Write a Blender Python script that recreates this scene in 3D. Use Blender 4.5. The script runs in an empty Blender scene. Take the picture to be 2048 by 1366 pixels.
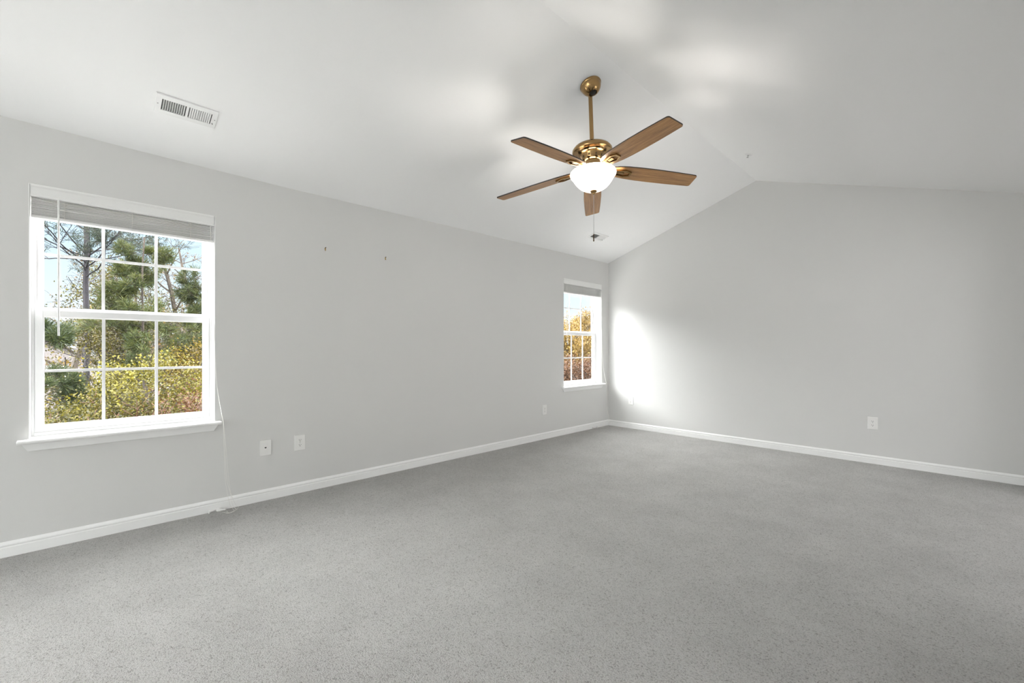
import bpy, bmesh, math, random
import numpy as np
from mathutils import Vector, Matrix

S = bpy.context.scene
COL = S.collection
PI = math.pi

# ------------------------------------------------------------------ camera
YAW = 0.7955
CAM_H = 1.156
cd = bpy.data.cameras.new('camera')
cd.sensor_width = 36.0
cd.lens = 36.0 * 874.26 / 2048.0
cd.shift_y = 13.83 / 2048.0
cd.clip_start = 0.05
cd.clip_end = 300
cam = bpy.data.objects.new('camera', cd)
COL.objects.link(cam)
cam.location = (0, 0, CAM_H)
cam.rotation_euler = (PI / 2, 0, YAW)
S.camera = cam

# ------------------------------------------------------------------ view
S.view_settings.view_transform = 'Standard'
S.view_settings.look = 'None'
S.view_settings.gamma = 1.0
S.view_settings.use_curve_mapping = False
S.view_settings.exposure = 1.46
S.cycles.use_denoising = True
S.cycles.max_bounces = 14
S.cycles.diffuse_bounces = 10
S.cycles.glossy_bounces = 4
S.cycles.transmission_bounces = 6
S.cycles.transparent_max_bounces = 12
S.cycles.sample_clamp_indirect = 4.0
S.cycles.caustics_reflective = False
S.cycles.caustics_refractive = False

# ------------------------------------------------------------------ sky
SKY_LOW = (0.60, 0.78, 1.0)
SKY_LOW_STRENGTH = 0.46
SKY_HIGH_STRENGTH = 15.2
w = bpy.data.worlds.new('sky')
S.world = w
w.use_nodes = True
nt = w.node_tree
nt.nodes.clear()
tc = nt.nodes.new('ShaderNodeTexCoord')
sx = nt.nodes.new('ShaderNodeSeparateXYZ')
nt.links.new(tc.outputs['Generated'], sx.inputs[0])
ramp = nt.nodes.new('ShaderNodeValToRGB')
nt.links.new(sx.outputs['Z'], ramp.inputs[0])
e = ramp.color_ramp.elements
e[0].position = 0.0
e[0].color = (0.88, 0.95, 1.0, 1)
e[1].position = 0.30
e[1].color = (0.52, 0.77, 1.0, 1)
# unseen upper band made much brighter to light the room; blue band below it
mr = nt.nodes.new('ShaderNodeMapRange')
mr.interpolation_type = 'SMOOTHSTEP'
mr.inputs['From Min'].default_value = 0.19
mr.inputs['From Max'].default_value = 0.28
mr.inputs['To Min'].default_value = 0.0
mr.inputs['To Max'].default_value = 1.0
nt.links.new(sx.outputs['Z'], mr.inputs['Value'])
hi = nt.nodes.new('ShaderNodeMixRGB')
hi.inputs[2].default_value = (0.99, 0.98, 0.98, 1)
nt.links.new(mr.outputs[0], hi.inputs[0])
nt.links.new(ramp.outputs[0], hi.inputs[1])
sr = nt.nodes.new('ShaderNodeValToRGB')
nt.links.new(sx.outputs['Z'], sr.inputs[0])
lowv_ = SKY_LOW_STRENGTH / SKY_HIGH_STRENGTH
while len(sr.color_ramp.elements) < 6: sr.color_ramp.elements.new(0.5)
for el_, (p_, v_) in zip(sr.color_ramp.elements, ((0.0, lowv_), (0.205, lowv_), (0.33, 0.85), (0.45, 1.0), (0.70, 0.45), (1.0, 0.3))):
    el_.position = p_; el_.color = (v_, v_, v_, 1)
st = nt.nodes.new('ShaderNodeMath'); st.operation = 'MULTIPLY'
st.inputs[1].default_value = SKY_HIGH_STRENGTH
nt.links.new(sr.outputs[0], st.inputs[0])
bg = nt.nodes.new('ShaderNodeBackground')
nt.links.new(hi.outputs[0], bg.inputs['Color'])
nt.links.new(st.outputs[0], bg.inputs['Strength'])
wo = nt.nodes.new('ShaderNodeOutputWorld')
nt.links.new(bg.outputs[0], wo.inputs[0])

# ------------------------------------------------------------------ sun (lights the trees; the windows face away from it)
sd = bpy.data.lights.new('sun', 'SUN')
sd.energy = 4.5
sd.color = (1.0, 0.93, 0.82)
sd.angle = math.radians(0.6)
sun = bpy.data.objects.new('sun', sd)
COL.objects.link(sun)
sun.location = (6, -20, 28)
sun.rotation_euler = Vector((0.16, -0.55, 0.80)).to_track_quat('Z', 'Y').to_euler()

LAMP_W = 3.6          # each of the two bulbs of the ceiling fan
# added unseen fill lights: behind the back window and in the hall at right
for nm, loc, rot, sx_, sy_, pw in (('fill_back_window', (-1.35, -5.34, 1.25), (-PI / 2, 0, PI), 2.9, 1.7, 33.0),
                                   ('fill_hall', (2.55, 4.05, 1.30), (0, PI / 2, 0), 2.0, 2.1, 18.0)):
    ld = bpy.data.lights.new(nm, 'AREA'); ld.shape = 'RECTANGLE'; ld.size = sx_; ld.size_y = sy_
    ld.energy = pw; ld.color = (0.985, 0.985, 0.99)
    lo_ = bpy.data.objects.new(nm, ld); COL.objects.link(lo_); lo_.location = loc; lo_.rotation_euler = rot
LAMP_COL = (1.0, 0.95, 0.88)
BOWL_GLOW = 1.5

# ================================================================== materials
def new_mat(name):
    m = bpy.data.materials.new(name)
    m.use_nodes = True
    n = m.node_tree.nodes
    b = n['Principled BSDF']
    return m, m.node_tree, b

def N(t, kind, **kw):
    n = t.nodes.new(kind)
    for k, v in kw.items():
        if k in n.inputs.keys():
            n.inputs[k].default_value = v
        else:
            setattr(n, k, v)
    return n

def simple(name, col, rough=0.5, metal=0.0, bump=0.0, bscale=200, spec=0.5):
    m, t, b = new_mat(name)
    b.inputs['Base Color'].default_value = (*col, 1)
    b.inputs['Roughness'].default_value = rough
    b.inputs['Metallic'].default_value = metal
    b.inputs['Specular IOR Level'].default_value = spec
    tc = N(t, 'ShaderNodeTexCoord')
    no = N(t, 'ShaderNodeTexNoise', Scale=bscale, Detail=3.0)
    t.links.new(tc.outputs['Object'], no.inputs['Vector'])
    if bump:
        bu = N(t, 'ShaderNodeBump', Strength=bump, Distance=0.002)
        t.links.new(no.outputs['Fac'], bu.inputs['Height'])
        t.links.new(bu.outputs[0], b.inputs['Normal'])
    return m

M_WALL = simple('wall_paint', (0.665, 0.662, 0.652), 0.65, bump=0.08, bscale=260, spec=0.3)
M_CEIL = simple('ceiling_paint', (0.90, 0.90, 0.90), 0.75, bump=0.08, bscale=220, spec=0.2)
M_TRIM = simple('trim_paint', (0.86, 0.86, 0.855), 0.32, spec=0.5)
M_VINYL = simple('window_vinyl', (0.87, 0.87, 0.875), 0.35)
M_BLIND = simple('blind_faux_wood', (0.80, 0.80, 0.79), 0.4)
M_CORD = simple('white_cord', (0.80, 0.79, 0.76), 0.8)
M_PLATE = simple('white_plastic', (0.80, 0.795, 0.78), 0.35)
M_DARK = simple('dark_slot', (0.012, 0.012, 0.012), 0.6)
M_GREY = simple('grey_metal', (0.35, 0.35, 0.35), 0.4, 0.6)
M_BRASS = simple('antique_brass', (0.34, 0.215, 0.095), 0.17, 1.0)
M_BRASSD = simple('dark_bronze', (0.10, 0.07, 0.045), 0.4, 0.8)
M_GOLD = simple('small_brass', (0.42, 0.28, 0.07), 0.35, 1.0)
M_STEEL = simple('vent_enamel', (0.82, 0.82, 0.815), 0.4)
M_DUCT = simple('duct_inside', (0.035, 0.035, 0.035), 0.7)
M_EXT = simple('exterior_siding', (0.55, 0.53, 0.50), 0.8)
M_CHROME = simple('chrome', (0.6, 0.6, 0.6), 0.2, 1.0)

def carpet():
    m, t, b = new_mat('carpet')
    tc = N(t, 'ShaderNodeTexCoord')
    fine = N(t, 'ShaderNodeTexNoise', Scale=270.0, Detail=3.0, Roughness=0.65)
    vor = N(t, 'ShaderNodeTexVoronoi', Scale=160.0)
    mid = N(t, 'ShaderNodeTexNoise', Scale=34.0, Detail=3.0, Roughness=0.6)
    big = N(t, 'ShaderNodeTexNoise', Scale=2.6, Detail=7.0, Roughness=0.68)
    for n in (fine, vor, mid, big):
        t.links.new(tc.outputs['Object'], n.inputs['Vector'])
    ad = N(t, 'ShaderNodeMath', operation='MULTIPLY_ADD')
    t.links.new(vor.outputs['Distance'], ad.inputs[0]); ad.inputs[1].default_value = -0.42
    t.links.new(fine.outputs['Fac'], ad.inputs[2])
    ad2 = N(t, 'ShaderNodeMath', operation='MULTIPLY_ADD')
    t.links.new(mid.outputs['Fac'], ad2.inputs[0]); ad2.inputs[1].default_value = 0.22
    t.links.new(ad.outputs[0], ad2.inputs[2])
    cr = N(t, 'ShaderNodeValToRGB')
    t.links.new(ad2.outputs[0], cr.inputs[0])
    e = cr.color_ramp.elements
    e[0].position = 0.12; e[0].color = (0.23, 0.222, 0.21, 1)
    e[1].position = 0.62; e[1].color = (0.685, 0.672, 0.655, 1)
    k = cr.color_ramp.elements.new(0.31); k.color = (0.55, 0.538, 0.522, 1)
    br = N(t, 'ShaderNodeMapRange')
    br.inputs['From Min'].default_value = 0.3; br.inputs['From Max'].default_value = 0.7
    br.inputs['To Min'].default_value = 0.90; br.inputs['To Max'].default_value = 1.09
    t.links.new(big.outputs['Fac'], br.inputs['Value'])
    mx = N(t, 'ShaderNodeVectorMath', operation='SCALE')
    t.links.new(cr.outputs[0], mx.inputs[0]); t.links.new(br.outputs[0], mx.inputs['Scale'])
    t.links.new(mx.outputs[0], b.inputs['Base Color'])
    b.inputs['Roughness'].default_value = 0.95
    b.inputs['Specular IOR Level'].default_value = 0.1
    b.inputs['Sheen Weight'].default_value = 0.25
    b.inputs['Sheen Roughness'].default_value = 0.5
    bu = N(t, 'ShaderNodeBump', Strength=1.0, Distance=0.013)
    t.links.new(ad2.outputs[0], bu.inputs['Height'])
    t.links.new(bu.outputs[0], b.inputs['Normal'])
    return m
M_CARPET = carpet()

def wood():
    m, t, b = new_mat('walnut_veneer')
    tc = N(t, 'ShaderNodeTexCoord')
    mp = N(t, 'ShaderNodeMapping'); mp.inputs['Scale'].default_value = (1.6, 26, 26)
    t.links.new(tc.outputs['Object'], mp.inputs[0])
    n1 = N(t, 'ShaderNodeTexNoise', Scale=2.2, Detail=8.0, Roughness=0.65, Distortion=0.5)
    n2 = N(t, 'ShaderNodeTexNoise', Scale=14.0, Detail=6.0, Roughness=0.7)
    t.links.new(mp.outputs[0], n1.inputs[0]); t.links.new(mp.outputs[0], n2.inputs[0])
    mx = N(t, 'ShaderNodeMath', operation='MULTIPLY_ADD'); mx.inputs[1].default_value = 0.35
    t.links.new(n2.outputs['Fac'], mx.inputs[0]); t.links.new(n1.outputs['Fac'], mx.inputs[2])
    cr = N(t, 'ShaderNodeValToRGB'); t.links.new(mx.outputs[0], cr.inputs[0])
    e = cr.color_ramp.elements
    e[0].position = 0.42; e[0].color = (0.14, 0.066, 0.024, 1)
    e[1].position = 0.92; e[1].color = (0.54, 0.30, 0.115, 1)
    k = cr.color_ramp.elements.new(0.66); k.color = (0.34, 0.175, 0.066, 1)
    t.links.new(cr.outputs[0], b.inputs['Base Color'])
    b.inputs['Roughness'].default_value = 0.42
    return m
M_WOOD = wood()
M_BLACK = simple('black_edge', (0.015, 0.012, 0.010), 0.45)

def glass():
    m, t, b = new_mat('window_glass')
    t.nodes.remove(b)
    out = t.nodes['Material Output']
    tr = N(t, 'ShaderNodeBsdfTransparent'); tr.inputs[0].default_value = (0.97, 0.985, 0.98, 1)
    gl = N(t, 'ShaderNodeBsdfGlossy'); gl.inputs['Roughness'].default_value = 0.0
    lw = N(t, 'ShaderNodeLayerWeight'); lw.inputs['Blend'].default_value = 0.5
    pw = N(t, 'ShaderNodeMath', operation='POWER'); pw.inputs[1].default_value = 4.0
    t.links.new(lw.outputs['Facing'], pw.inputs[0])
    mm = N(t, 'ShaderNodeMath', operation='MULTIPLY_ADD'); mm.inputs[1].default_value = 0.35; mm.inputs[2].default_value = 0.012
    t.links.new(pw.outputs[0], mm.inputs[0])
    mx = N(t, 'ShaderNodeMixShader')
    t.links.new(mm.outputs[0], mx.inputs[0]); t.links.new(tr.outputs[0], mx.inputs[1]); t.links.new(gl.outputs[0], mx.inputs[2])
    t.links.new(mx.outputs[0], out.inputs[0])
    return m
M_GLASS = glass()

def bowl_mat():
    m, t, b = new_mat('lit_frosted_glass')
    b.inputs['Base Color'].default_value = (0.88, 0.86, 0.82, 1)
    b.inputs['Roughness'].default_value = 0.3
    b.inputs['Emission Color'].default_value = (1.0, 0.93, 0.82, 1)
    b.inputs['Emission Strength'].default_value = BOWL_GLOW
    return m
M_BOWL = bowl_mat()

LEAF_K = 0.26
def leaf_mat(name, cols):
    m, t, b = new_mat(name)
    at = N(t, 'ShaderNodeAttribute'); at.attribute_name = 'tint'
    cr = N(t, 'ShaderNodeValToRGB')
    t.links.new(at.outputs['Fac'], cr.inputs[0])
    el = cr.color_ramp.elements
    cols = [tuple(v * LEAF_K for v in c) for c in cols]
    for i, c in enumerate(cols):
        p = i / (len(cols) - 1)
        if i == 0: q = el[0]
        elif i == len(cols) - 1: q = el[-1]
        else: q = el.new(p)
        q.position = p; q.color = (*c, 1)
    t.links.new(cr.outputs[0], b.inputs['Base Color'])
    b.inputs['Roughness'].default_value = 0.6
    b.inputs['Specular IOR Level'].default_value = 0.25
    out = t.nodes['Material Output']
    tl = N(t, 'ShaderNodeBsdfTranslucent')
    t.links.new(cr.outputs[0], tl.inputs[0])
    mx = N(t, 'ShaderNodeMixShader'); mx.inputs[0].default_value = 0.3
    t.links.new(b.outputs[0], mx.inputs[1]); t.links.new(tl.outputs[0], mx.inputs[2])
    t.links.new(mx.outputs[0], out.inputs[0])
    return m
def bark(name, dark, light, sc=7.0):
    m, t, b = new_mat(name)
    tc = N(t, 'ShaderNodeTexCoord')
    mp = N(t, 'ShaderNodeMapping'); mp.inputs['Scale'].default_value = (sc * 2.2, sc * 2.2, sc * 0.7)
    n = N(t, 'ShaderNodeTexNoise', Scale=1.6, Detail=7.0, Roughness=0.75, Distortion=0.6)
    t.links.new(tc.outputs['Object'], mp.inputs[0]); t.links.new(mp.outputs[0], n.inputs[0])
    cr = N(t, 'ShaderNodeValToRGB'); t.links.new(n.outputs['Fac'], cr.inputs[0])
    e = cr.color_ramp.elements
    e[0].position = 0.40; e[0].color = (*dark, 1); e[1].position = 0.62; e[1].color = (*light, 1)
    t.links.new(cr.outputs[0], b.inputs['Base Color']); b.inputs['Roughness'].default_value = 0.95
    bu = N(t, 'ShaderNodeBump', Strength=1.0, Distance=0.03)
    t.links.new(n.outputs['Fac'], bu.inputs['Height']); t.links.new(bu.outputs[0], b.inputs['Normal'])
    return m
M_BARK = bark('bark_brown', (0.006, 0.004, 0.003), (0.040, 0.028, 0.020))
M_BARKP = bark('pine_bark', (0.003, 0.003, 0.005), (0.016, 0.012, 0.017))
M_BARKG = bark('pale_bark', (0.016, 0.012, 0.010), (0.070, 0.055, 0.042))
M_TWIG = simple('reddish_twigs', (0.06, 0.026, 0.014), 0.8)
M_NEEDLE = leaf_mat('pine_needles', [(0.035, 0.060, 0.028), (0.08, 0.12, 0.035), (0.18, 0.19, 0.035)])
M_NEEDLEB = leaf_mat('tall_pine_needles', [(0.025, 0.055, 0.04), (0.06, 0.10, 0.06), (0.14, 0.13, 0.05)])
M_YELLOW = leaf_mat('yellow_leaves', [(0.10, 0.07, 0.015), (0.28, 0.19, 0.02), (0.46, 0.36, 0.03)])
M_YELGRN = leaf_mat('yellow_green_leaves', [(0.06, 0.06, 0.015), (0.20, 0.17, 0.018), (0.42, 0.37, 0.03)])
M_GOLD_L = leaf_mat('golden_leaves', [(0.18, 0.10, 0.02), (0.42, 0.25, 0.04), (0.55, 0.38, 0.09)])
M_RUST = leaf_mat('rust_leaves', [(0.05, 0.021, 0.009), (0.16, 0.064, 0.022), (0.27, 0.13, 0.042)])
M_TAN = leaf_mat('tan_leaves', [(0.14, 0.08, 0.04), (0.27, 0.17, 0.08), (0.34, 0.25, 0.12)])

def ground():
    m, t, b = new_mat('leaf_litter')
    tc = N(t, 'ShaderNodeTexCoord')
    n = N(t, 'ShaderNodeTexNoise', Scale=3.0, Detail=8.0, Roughness=0.7)
    t.links.new(tc.outputs['Object'], n.inputs[0])
    cr = N(t, 'ShaderNodeValToRGB'); t.links.new(n.outputs['Fac'], cr.inputs[0])
    e = cr.color_ramp.elements
    e[0].position = 0.35; e[0].color = (0.010, 0.0065, 0.004, 1)
    e[1].position = 0.65; e[1].color = (0.028, 0.018, 0.010, 1)
    t.links.new(cr.outputs[0], b.inputs['Base Color']); b.inputs['Roughness'].default_value = 0.95
    return m
M_GROUND = ground()
M_SIDING = simple('pale_siding', (0.085, 0.075, 0.073), 0.7)
M_SHINGLE = simple('grey_shingle', (0.05, 0.047, 0.047), 0.9, bump=0.5, bscale=40)

# ================================================================== mesh helpers
def bm_box(bm, x0, x1, y0, y1, z0, z1):
    v = [bm.verts.new((x, y, z)) for x in (x0, x1) for y in (y0, y1) for z in (z0, z1)]
    for f in ((0, 1, 3, 2), (4, 6, 7, 5), (0, 4, 5, 1), (2, 3, 7, 6), (0, 2, 6, 4), (1, 5, 7, 3)):
        bm.faces.new([v[i] for i in f])

def bm_box_m(bm, dims, mat):
    n0 = len(bm.verts)
    hx, hy, hz = (d / 2 for d in dims)
    bm_box(bm, -hx, hx, -hy, hy, -hz, hz)
    bm.verts.ensure_lookup_table()
    for v in bm.verts[n0:]:
        v.co = mat @ v.co

def bm_lathe(bm, prof, n=48, mat=None):
    rings = []
    for r, z in prof:
        if r < 1e-6:
            rings.append([bm.verts.new((0, 0, z))])
        else:
            rings.append([bm.verts.new((r * math.cos(2 * PI * i / n), r * math.sin(2 * PI * i / n), z)) for i in range(n)])
    if mat is not None:
        for rg in rings:
            for v in rg: v.co = mat @ v.co
    for a, b in zip(rings, rings[1:]):
        for i in range(n):
            j = (i + 1) % n
            if len(a) == 1 and len(b) == 1: continue
            if len(a) == 1: bm.faces.new((a[0], b[i], b[j]))
            elif len(b) == 1: bm.faces.new((a[i], a[j], b[0]))
            else: bm.faces.new((a[i], a[j], b[j], b[i]))

def bm_tube(bm, pts, rad, n=8, cap=True):
    pts = [Vector(p) for p in pts]
    rs = rad if isinstance(rad, (list, tuple)) else [rad] * len(pts)
    prev = None; rings = []
    up = Vector((0.13, 0.21, 0.97)).normalized()
    for i, p in enumerate(pts):
        d = (pts[min(i + 1, len(pts) - 1)] - pts[max(i - 1, 0)])
        d.normalize()
        if prev is None:
            a = d.orthogonal().normalized()
        else:
            a = prev - d * prev.dot(d)
            if a.length < 1e-4: a = d.orthogonal()
            a.normalize()
        prev = a
        b = d.cross(a)
        rings.append([bm.verts.new(p + (a * math.cos(2 * PI * k / n) + b * math.sin(2 * PI * k / n)) * rs[i]) for k in range(n)])
    for A, B in zip(rings, rings[1:]):
        for k in range(n):
            bm.faces.new((A[k], A[(k + 1) % n], B[(k + 1) % n], B[k]))
    if cap:
        bm.faces.new(rings[0][::-1]); bm.faces.new(rings[-1])

def bm_prism(bm, outline, z0, z1, hole=None):
    """extrude an xy outline between z0 and z1; hole is an outline with the same count"""
    n = len(outline)
    lo = [bm.verts.new((x, y, z0)) for x, y in outline]
    hi_ = [bm.verts.new((x, y, z1)) for x, y in outline]
    sides = [bm.faces.new((lo[i], lo[(i + 1) % n], hi_[(i + 1) % n], hi_[i])) for i in range(n)]
    if hole is None:
        bot = bm.faces.new(lo[::-1]); top = bm.faces.new(hi_)
        return sides, bot, top
    l2 = [bm.verts.new((x, y, z0)) for x, y in hole]
    h2 = [bm.verts.new((x, y, z1)) for x, y in hole]
    for i in range(n):
        j = (i + 1) % n
        bm.faces.new((l2[j], l2[i], h2[i], h2[j]))
        bm.faces.new((lo[j], lo[i], l2[i], l2[j]))
        bm.faces.new((hi_[i], hi_[j], h2[j], h2[i]))
    return sides, None, None

def obj(name, bm, mats, parent=None, smooth=False, bevel=0.0, recalc=True, mat4=None):
    if recalc:
        bmesh.ops.recalc_face_normals(bm, faces=bm.faces[:])
    me = bpy.data.meshes.new(name)
    bm.to_mesh(me); bm.free()
    if not isinstance(mats, (list, tuple)): mats = [mats]
    for m in mats: me.materials.append(m)
    if smooth:
        me.polygons.foreach_set('use_smooth', [True] * len(me.polygons))
    o = bpy.data.objects.new(name, me)
    COL.objects.link(o)
    if parent is not None: o.parent = parent
    if mat4 is not None: o.matrix_local = mat4
    if smooth:
        try:
            me.set_sharp_from_angle(angle=math.radians(40))
        except Exception:
            pass
    if bevel:
        b = o.modifiers.new('bevel', 'BEVEL'); b.width = bevel; b.segments = 2; b.limit_method = 'ANGLE'
    return o

def thing(name, label, cat, loc=(0, 0, 0), group=None):
    o = bpy.data.objects.new(name, None)
    o.empty_display_size = 0.1
    COL.objects.link(o); o.location = loc
    o['label'] = label; o['category'] = cat
    if group: o['group'] = group
    return o

def tag(o, label, cat, group=None):
    o['label'] = label; o['category'] = cat
    if group: o['group'] = group
    return o

def struct(o, label=None, cat=None):
    o['kind'] = 'structure'
    if label: o['label'] = label
    if cat: o['category'] = cat
    return o

def dup(root, label, loc=None, group=None):
    r = root.copy(); COL.objects.link(r); r['label'] = label
    if loc is not None: r.location = loc
    if group: r['group'] = group
    for ch in list(root.children):
        c = ch.copy(); COL.objects.link(c); c.parent = r
        for g in list(ch.children):
            d = g.copy(); COL.objects.link(d); d.parent = c
    return r

# ================================================================== room shell
XL = -3.699     # inner face of the window wall
YF = 5.663      # inner face of the far wall
XR = 0.62       # right wall, just outside the view
YB = -5.20      # back wall, behind the camera
XRIDGE = -1.668
WT = 0.16       # outer wall thickness
# height of the wall/ceiling corner along the window wall (old drywall dips a little)
EAVE = [(YB, 2.443), (-0.33, 2.443), (0.31, 2.430), (1.13, 2.421), (1.36, 2.422), (3.2, 2.430), (5.317, 2.439), (YF, 2.440)]
RIDGE = [(YB, 3.142), (1.86, 3.141), (3.0, 3.132), (YF, 3.1346)]
SLOPE_R = 0.3257
def interp(tab, y):
    for (a, za), (b, zb) in zip(tab, tab[1:]):
        if y <= b: return za + (zb - za) * (y - a) / (b - a)
    return tab[-1][1]

def ceil_z(x, y):
    if x <= XRIDGE:
        a = interp(EAVE, y); b = interp(RIDGE, y)
        return a + (b - a) * (x - XL) / (XRIDGE - XL)
    return interp(RIDGE, y) - SLOPE_R * (x - XRIDGE)

# floor
bm = bmesh.new(); bm_box(bm, XL, XR, YB, YF, -0.10, 0.0)
struct(obj('floor', bm, M_CARPET), 'light grey cut pile carpet over the whole room', 'floor')

# window openings on the window wall: (y0, y1)
WZ0, WZ1 = 0.640, 2.098
OPEN = [(-2.80, -1.90), (-0.224, 0.669), (4.592, 5.487)]

# wall_left: panels around the openings, with thickness
ys = [YB - WT] + [v for o in OPEN for v in o] + [YF + WT]
bm = bmesh.new()
def wall_box(y0, y1, z0, z1f):
    # z1f: None -> follows the eave
    n = max(1, int((y1 - y0) / 0.3)) if z1f is None else 1
    for i in range(n):
        a = y0 + (y1 - y0) * i / n; b = y0 + (y1 - y0) * (i + 1) / n
        za = interp(EAVE, max(YB, min(YF, a))) + 0.02 if z1f is None else z1f
        zb = interp(EAVE, max(YB, min(YF, b))) + 0.02 if z1f is None else z1f
        vs = [bm.verts.new(p) for p in ((XL, a, z0), (XL, b, z0), (XL, b, zb), (XL, a, za),
                                        (XL - WT, a, z0), (XL - WT, b, z0), (XL - WT, b, zb), (XL - WT, a, za))]
        for f in ((0, 1, 2, 3), (5, 4, 7, 6), (3, 2, 6, 7), (4, 5, 1, 0)):
            bm.faces.new([vs[k] for k in f])
        bm.faces.new((vs[0], vs[3], vs[7], vs[4])); bm.faces.new((vs[1], vs[5], vs[6], vs[2]))
segs = []
for k in range(0, len(ys) - 1):
    y0, y1 = ys[k], ys[k + 1]
    if (y0, y1) in OPEN:
        wall_box(y0, y1, -0.30, WZ0 - 0.022)
        wall_box(y0, y1, WZ1, None)
    else:
        wall_box(y0, y1, -0.30, None)
bmesh.ops.remove_doubles(bm, verts=bm.verts[:], dist=0.0004)
# drop the doubled inner faces between neighbouring panels
seen = {}
for f in bm.faces:
    key = tuple(sorted(v.index for v in f.verts))
    seen.setdefault(key, []).append(f)
bm.verts.index_update()
seen = {}
for f in bm.faces:
    seen.setdefault(frozenset(v.index for v in f.verts), []).append(f)
kill = [f for fs in seen.values() if len(fs) > 1 for f in fs]
bmesh.ops.delete(bm, geom=kill, context='FACES_ONLY')
struct(obj('wall_left', bm, M_WALL), 'light grey wall with two windows', 'wall')

# gable walls (far and back) and the right wall
def gable(name, y0, y1, yc, label):
    bm = bmesh.new()
    xs = [XL - WT, XL, XRIDGE, XR, XR + WT]
    prof = [(x, (ceil_z(min(max(x, XL), XR), yc) + 0.02)) for x in xs]
    out = [(xs[0], -0.30), (xs[-1], -0.30)] + prof[::-1]
    lo = [bm.verts.new((x, y0, z)) for x, z in out]; hi2 = [bm.verts.new((x, y1, z)) for x, z in out]
    n = len(out)
    for i in range(n): bm.faces.new((lo[i], lo[(i + 1) % n], hi2[(i + 1) % n], hi2[i]))
    bm.faces.new(lo); bm.faces.new(hi2[::-1])
    return struct(obj(name, bm, M_WALL), label, 'wall')
gable('wall_far', YF, YF + WT, YF, 'light grey gable end wall under the vaulted ceiling')
wb = gable('wall_back', YB - WT, YB, YB, 'light grey wall behind the viewer')
# added wide opening in the back wall, out of view, for fill light
BX0, BX1, BZ0, BZ1 = -2.9, 0.2, 0.35, 2.15
bm = bmesh.new()
def gz(x): return ceil_z(min(max(x, XL), XR), YB) + 0.02
def wpoly(pts):
    a = [bm.verts.new((x, YB, z)) for x, z in pts]; b = [bm.verts.new((x, YB - WT, z)) for x, z in pts]
    for i in range(len(pts)): bm.faces.new((a[i], a[(i + 1) % len(pts)], b[(i + 1) % len(pts)], b[i]))
    bm.faces.new(a); bm.faces.new(b[::-1])
wpoly([(XL - WT, -0.3), (XR + WT, -0.3), (XR + WT, BZ0), (XL - WT, BZ0)])
wpoly([(XL - WT, BZ0), (BX0, BZ0), (BX0, BZ1), (XL - WT, BZ1)])
wpoly([(BX1, BZ0), (XR + WT, BZ0), (XR + WT, BZ1), (BX1, BZ1)])
wpoly([(XL - WT, BZ1), (XR + WT, BZ1), (XR + WT, gz(XR)), (XR, gz(XR)), (XRIDGE, gz(XRIDGE)), (XL, gz(XL)), (XL - WT, gz(XL))])
bmesh.ops.recalc_face_normals(bm, faces=bm.faces[:])
bm.to_mesh(wb.data); bm.free()
HY0, HY1 = 2.9, 5.2  # opening to the added hall, lets its fill light through
bm = bmesh.new(); zt = ceil_z(XR, 0) + 0.02
bm_box(bm, XR, XR + WT, YB, HY0, -0.30, zt); bm_box(bm, XR, XR + WT, HY1, YF, -0.30, zt)
bm_box(bm, XR, XR + WT, HY0, HY1, 2.08, zt); bm_box(bm, XR, XR + WT, HY0, HY1, -0.30, -0.10)
struct(obj('wall_right', bm, M_WALL), 'light grey wall on the right side', 'wall')

# added unseen hall and opening in the right wall, holding a fill light
bm = bmesh.new(); bm_box(bm, XR, 2.70, HY0, HY1, -0.10, 0.0)
struct(obj('floor_added_hall', bm, M_CARPET), 'carpeted floor of the unseen hall added for fill light', 'floor')
bm = bmesh.new()
bm_box(bm, XR + WT, 2.70, HY0 - 0.12, HY0, -0.10, 2.52); bm_box(bm, XR + WT, 2.70, HY1, HY1 + 0.12, -0.10, 2.52); bm_box(bm, 2.70, 2.82, HY0 - 0.12, HY1 + 0.12, -0.10, 2.52)
struct(obj('wall_added_hall', bm, M_WALL), 'light grey walls of the unseen hall added for fill light', 'wall')
bm = bmesh.new(); bm_box(bm, XR + WT, 2.82, HY0 - 0.12, HY1 + 0.12, 2.40, 2.52)
struct(obj('ceiling_added_hall', bm, M_CEIL), 'white ceiling of the unseen hall added for fill light', 'ceiling')

# ceiling: one vaulted shell with thickness
bm = bmesh.new()
yl = sorted(set([YB - 0.02, YF + 0.02] + [YB + (YF - YB) * i / 30 for i in range(31)] + [1.86, 3.0, 0.31, 1.13, 1.36]))
rows = []
for y in yl:
    yy = max(YB, min(YF, y))
    row = []
    for x in (XL - WT, XL, XRIDGE, XR, XR + WT):
        if x < XL: z = ceil_z(XL, yy) - 0.34 * WT * 0
        elif x > XR: z = ceil_z(XR, yy)
        else: z = ceil_z(x, yy)
        row.append(z)
    rows.append((y, row))
xs5 = (XL - WT, XL, XRIDGE, XR, XR + WT)
lowv = [[bm.verts.new((x, y, z)) for x, z in zip(xs5, row)] for y, row in rows]
topv = [[bm.verts.new((x, y, z + 0.18)) for x, z in zip(xs5, row)] for y, row in rows]
for A, B, C2, D2 in zip(lowv, lowv[1:], topv, topv[1:]):
    for i in range(4):
        bm.faces.new((A[i], A[i + 1], B[i + 1], B[i])); bm.faces.new((C2[i], D2[i], D2[i + 1], C2[i + 1]))
    bm.faces.new((A[0], B[0], D2[0], C2[0])); bm.faces.new((A[4], C2[4], D2[4], B[4]))
for a, b in ((lowv[0], topv[0]), (lowv[-1], topv[-1])):
    for i in range(4): bm.faces.new((a[i], a[i + 1], b[i + 1], b[i]))
struct(obj('ceiling', bm, M_CEIL), 'white vaulted ceiling with a ridge', 'ceiling')

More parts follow.
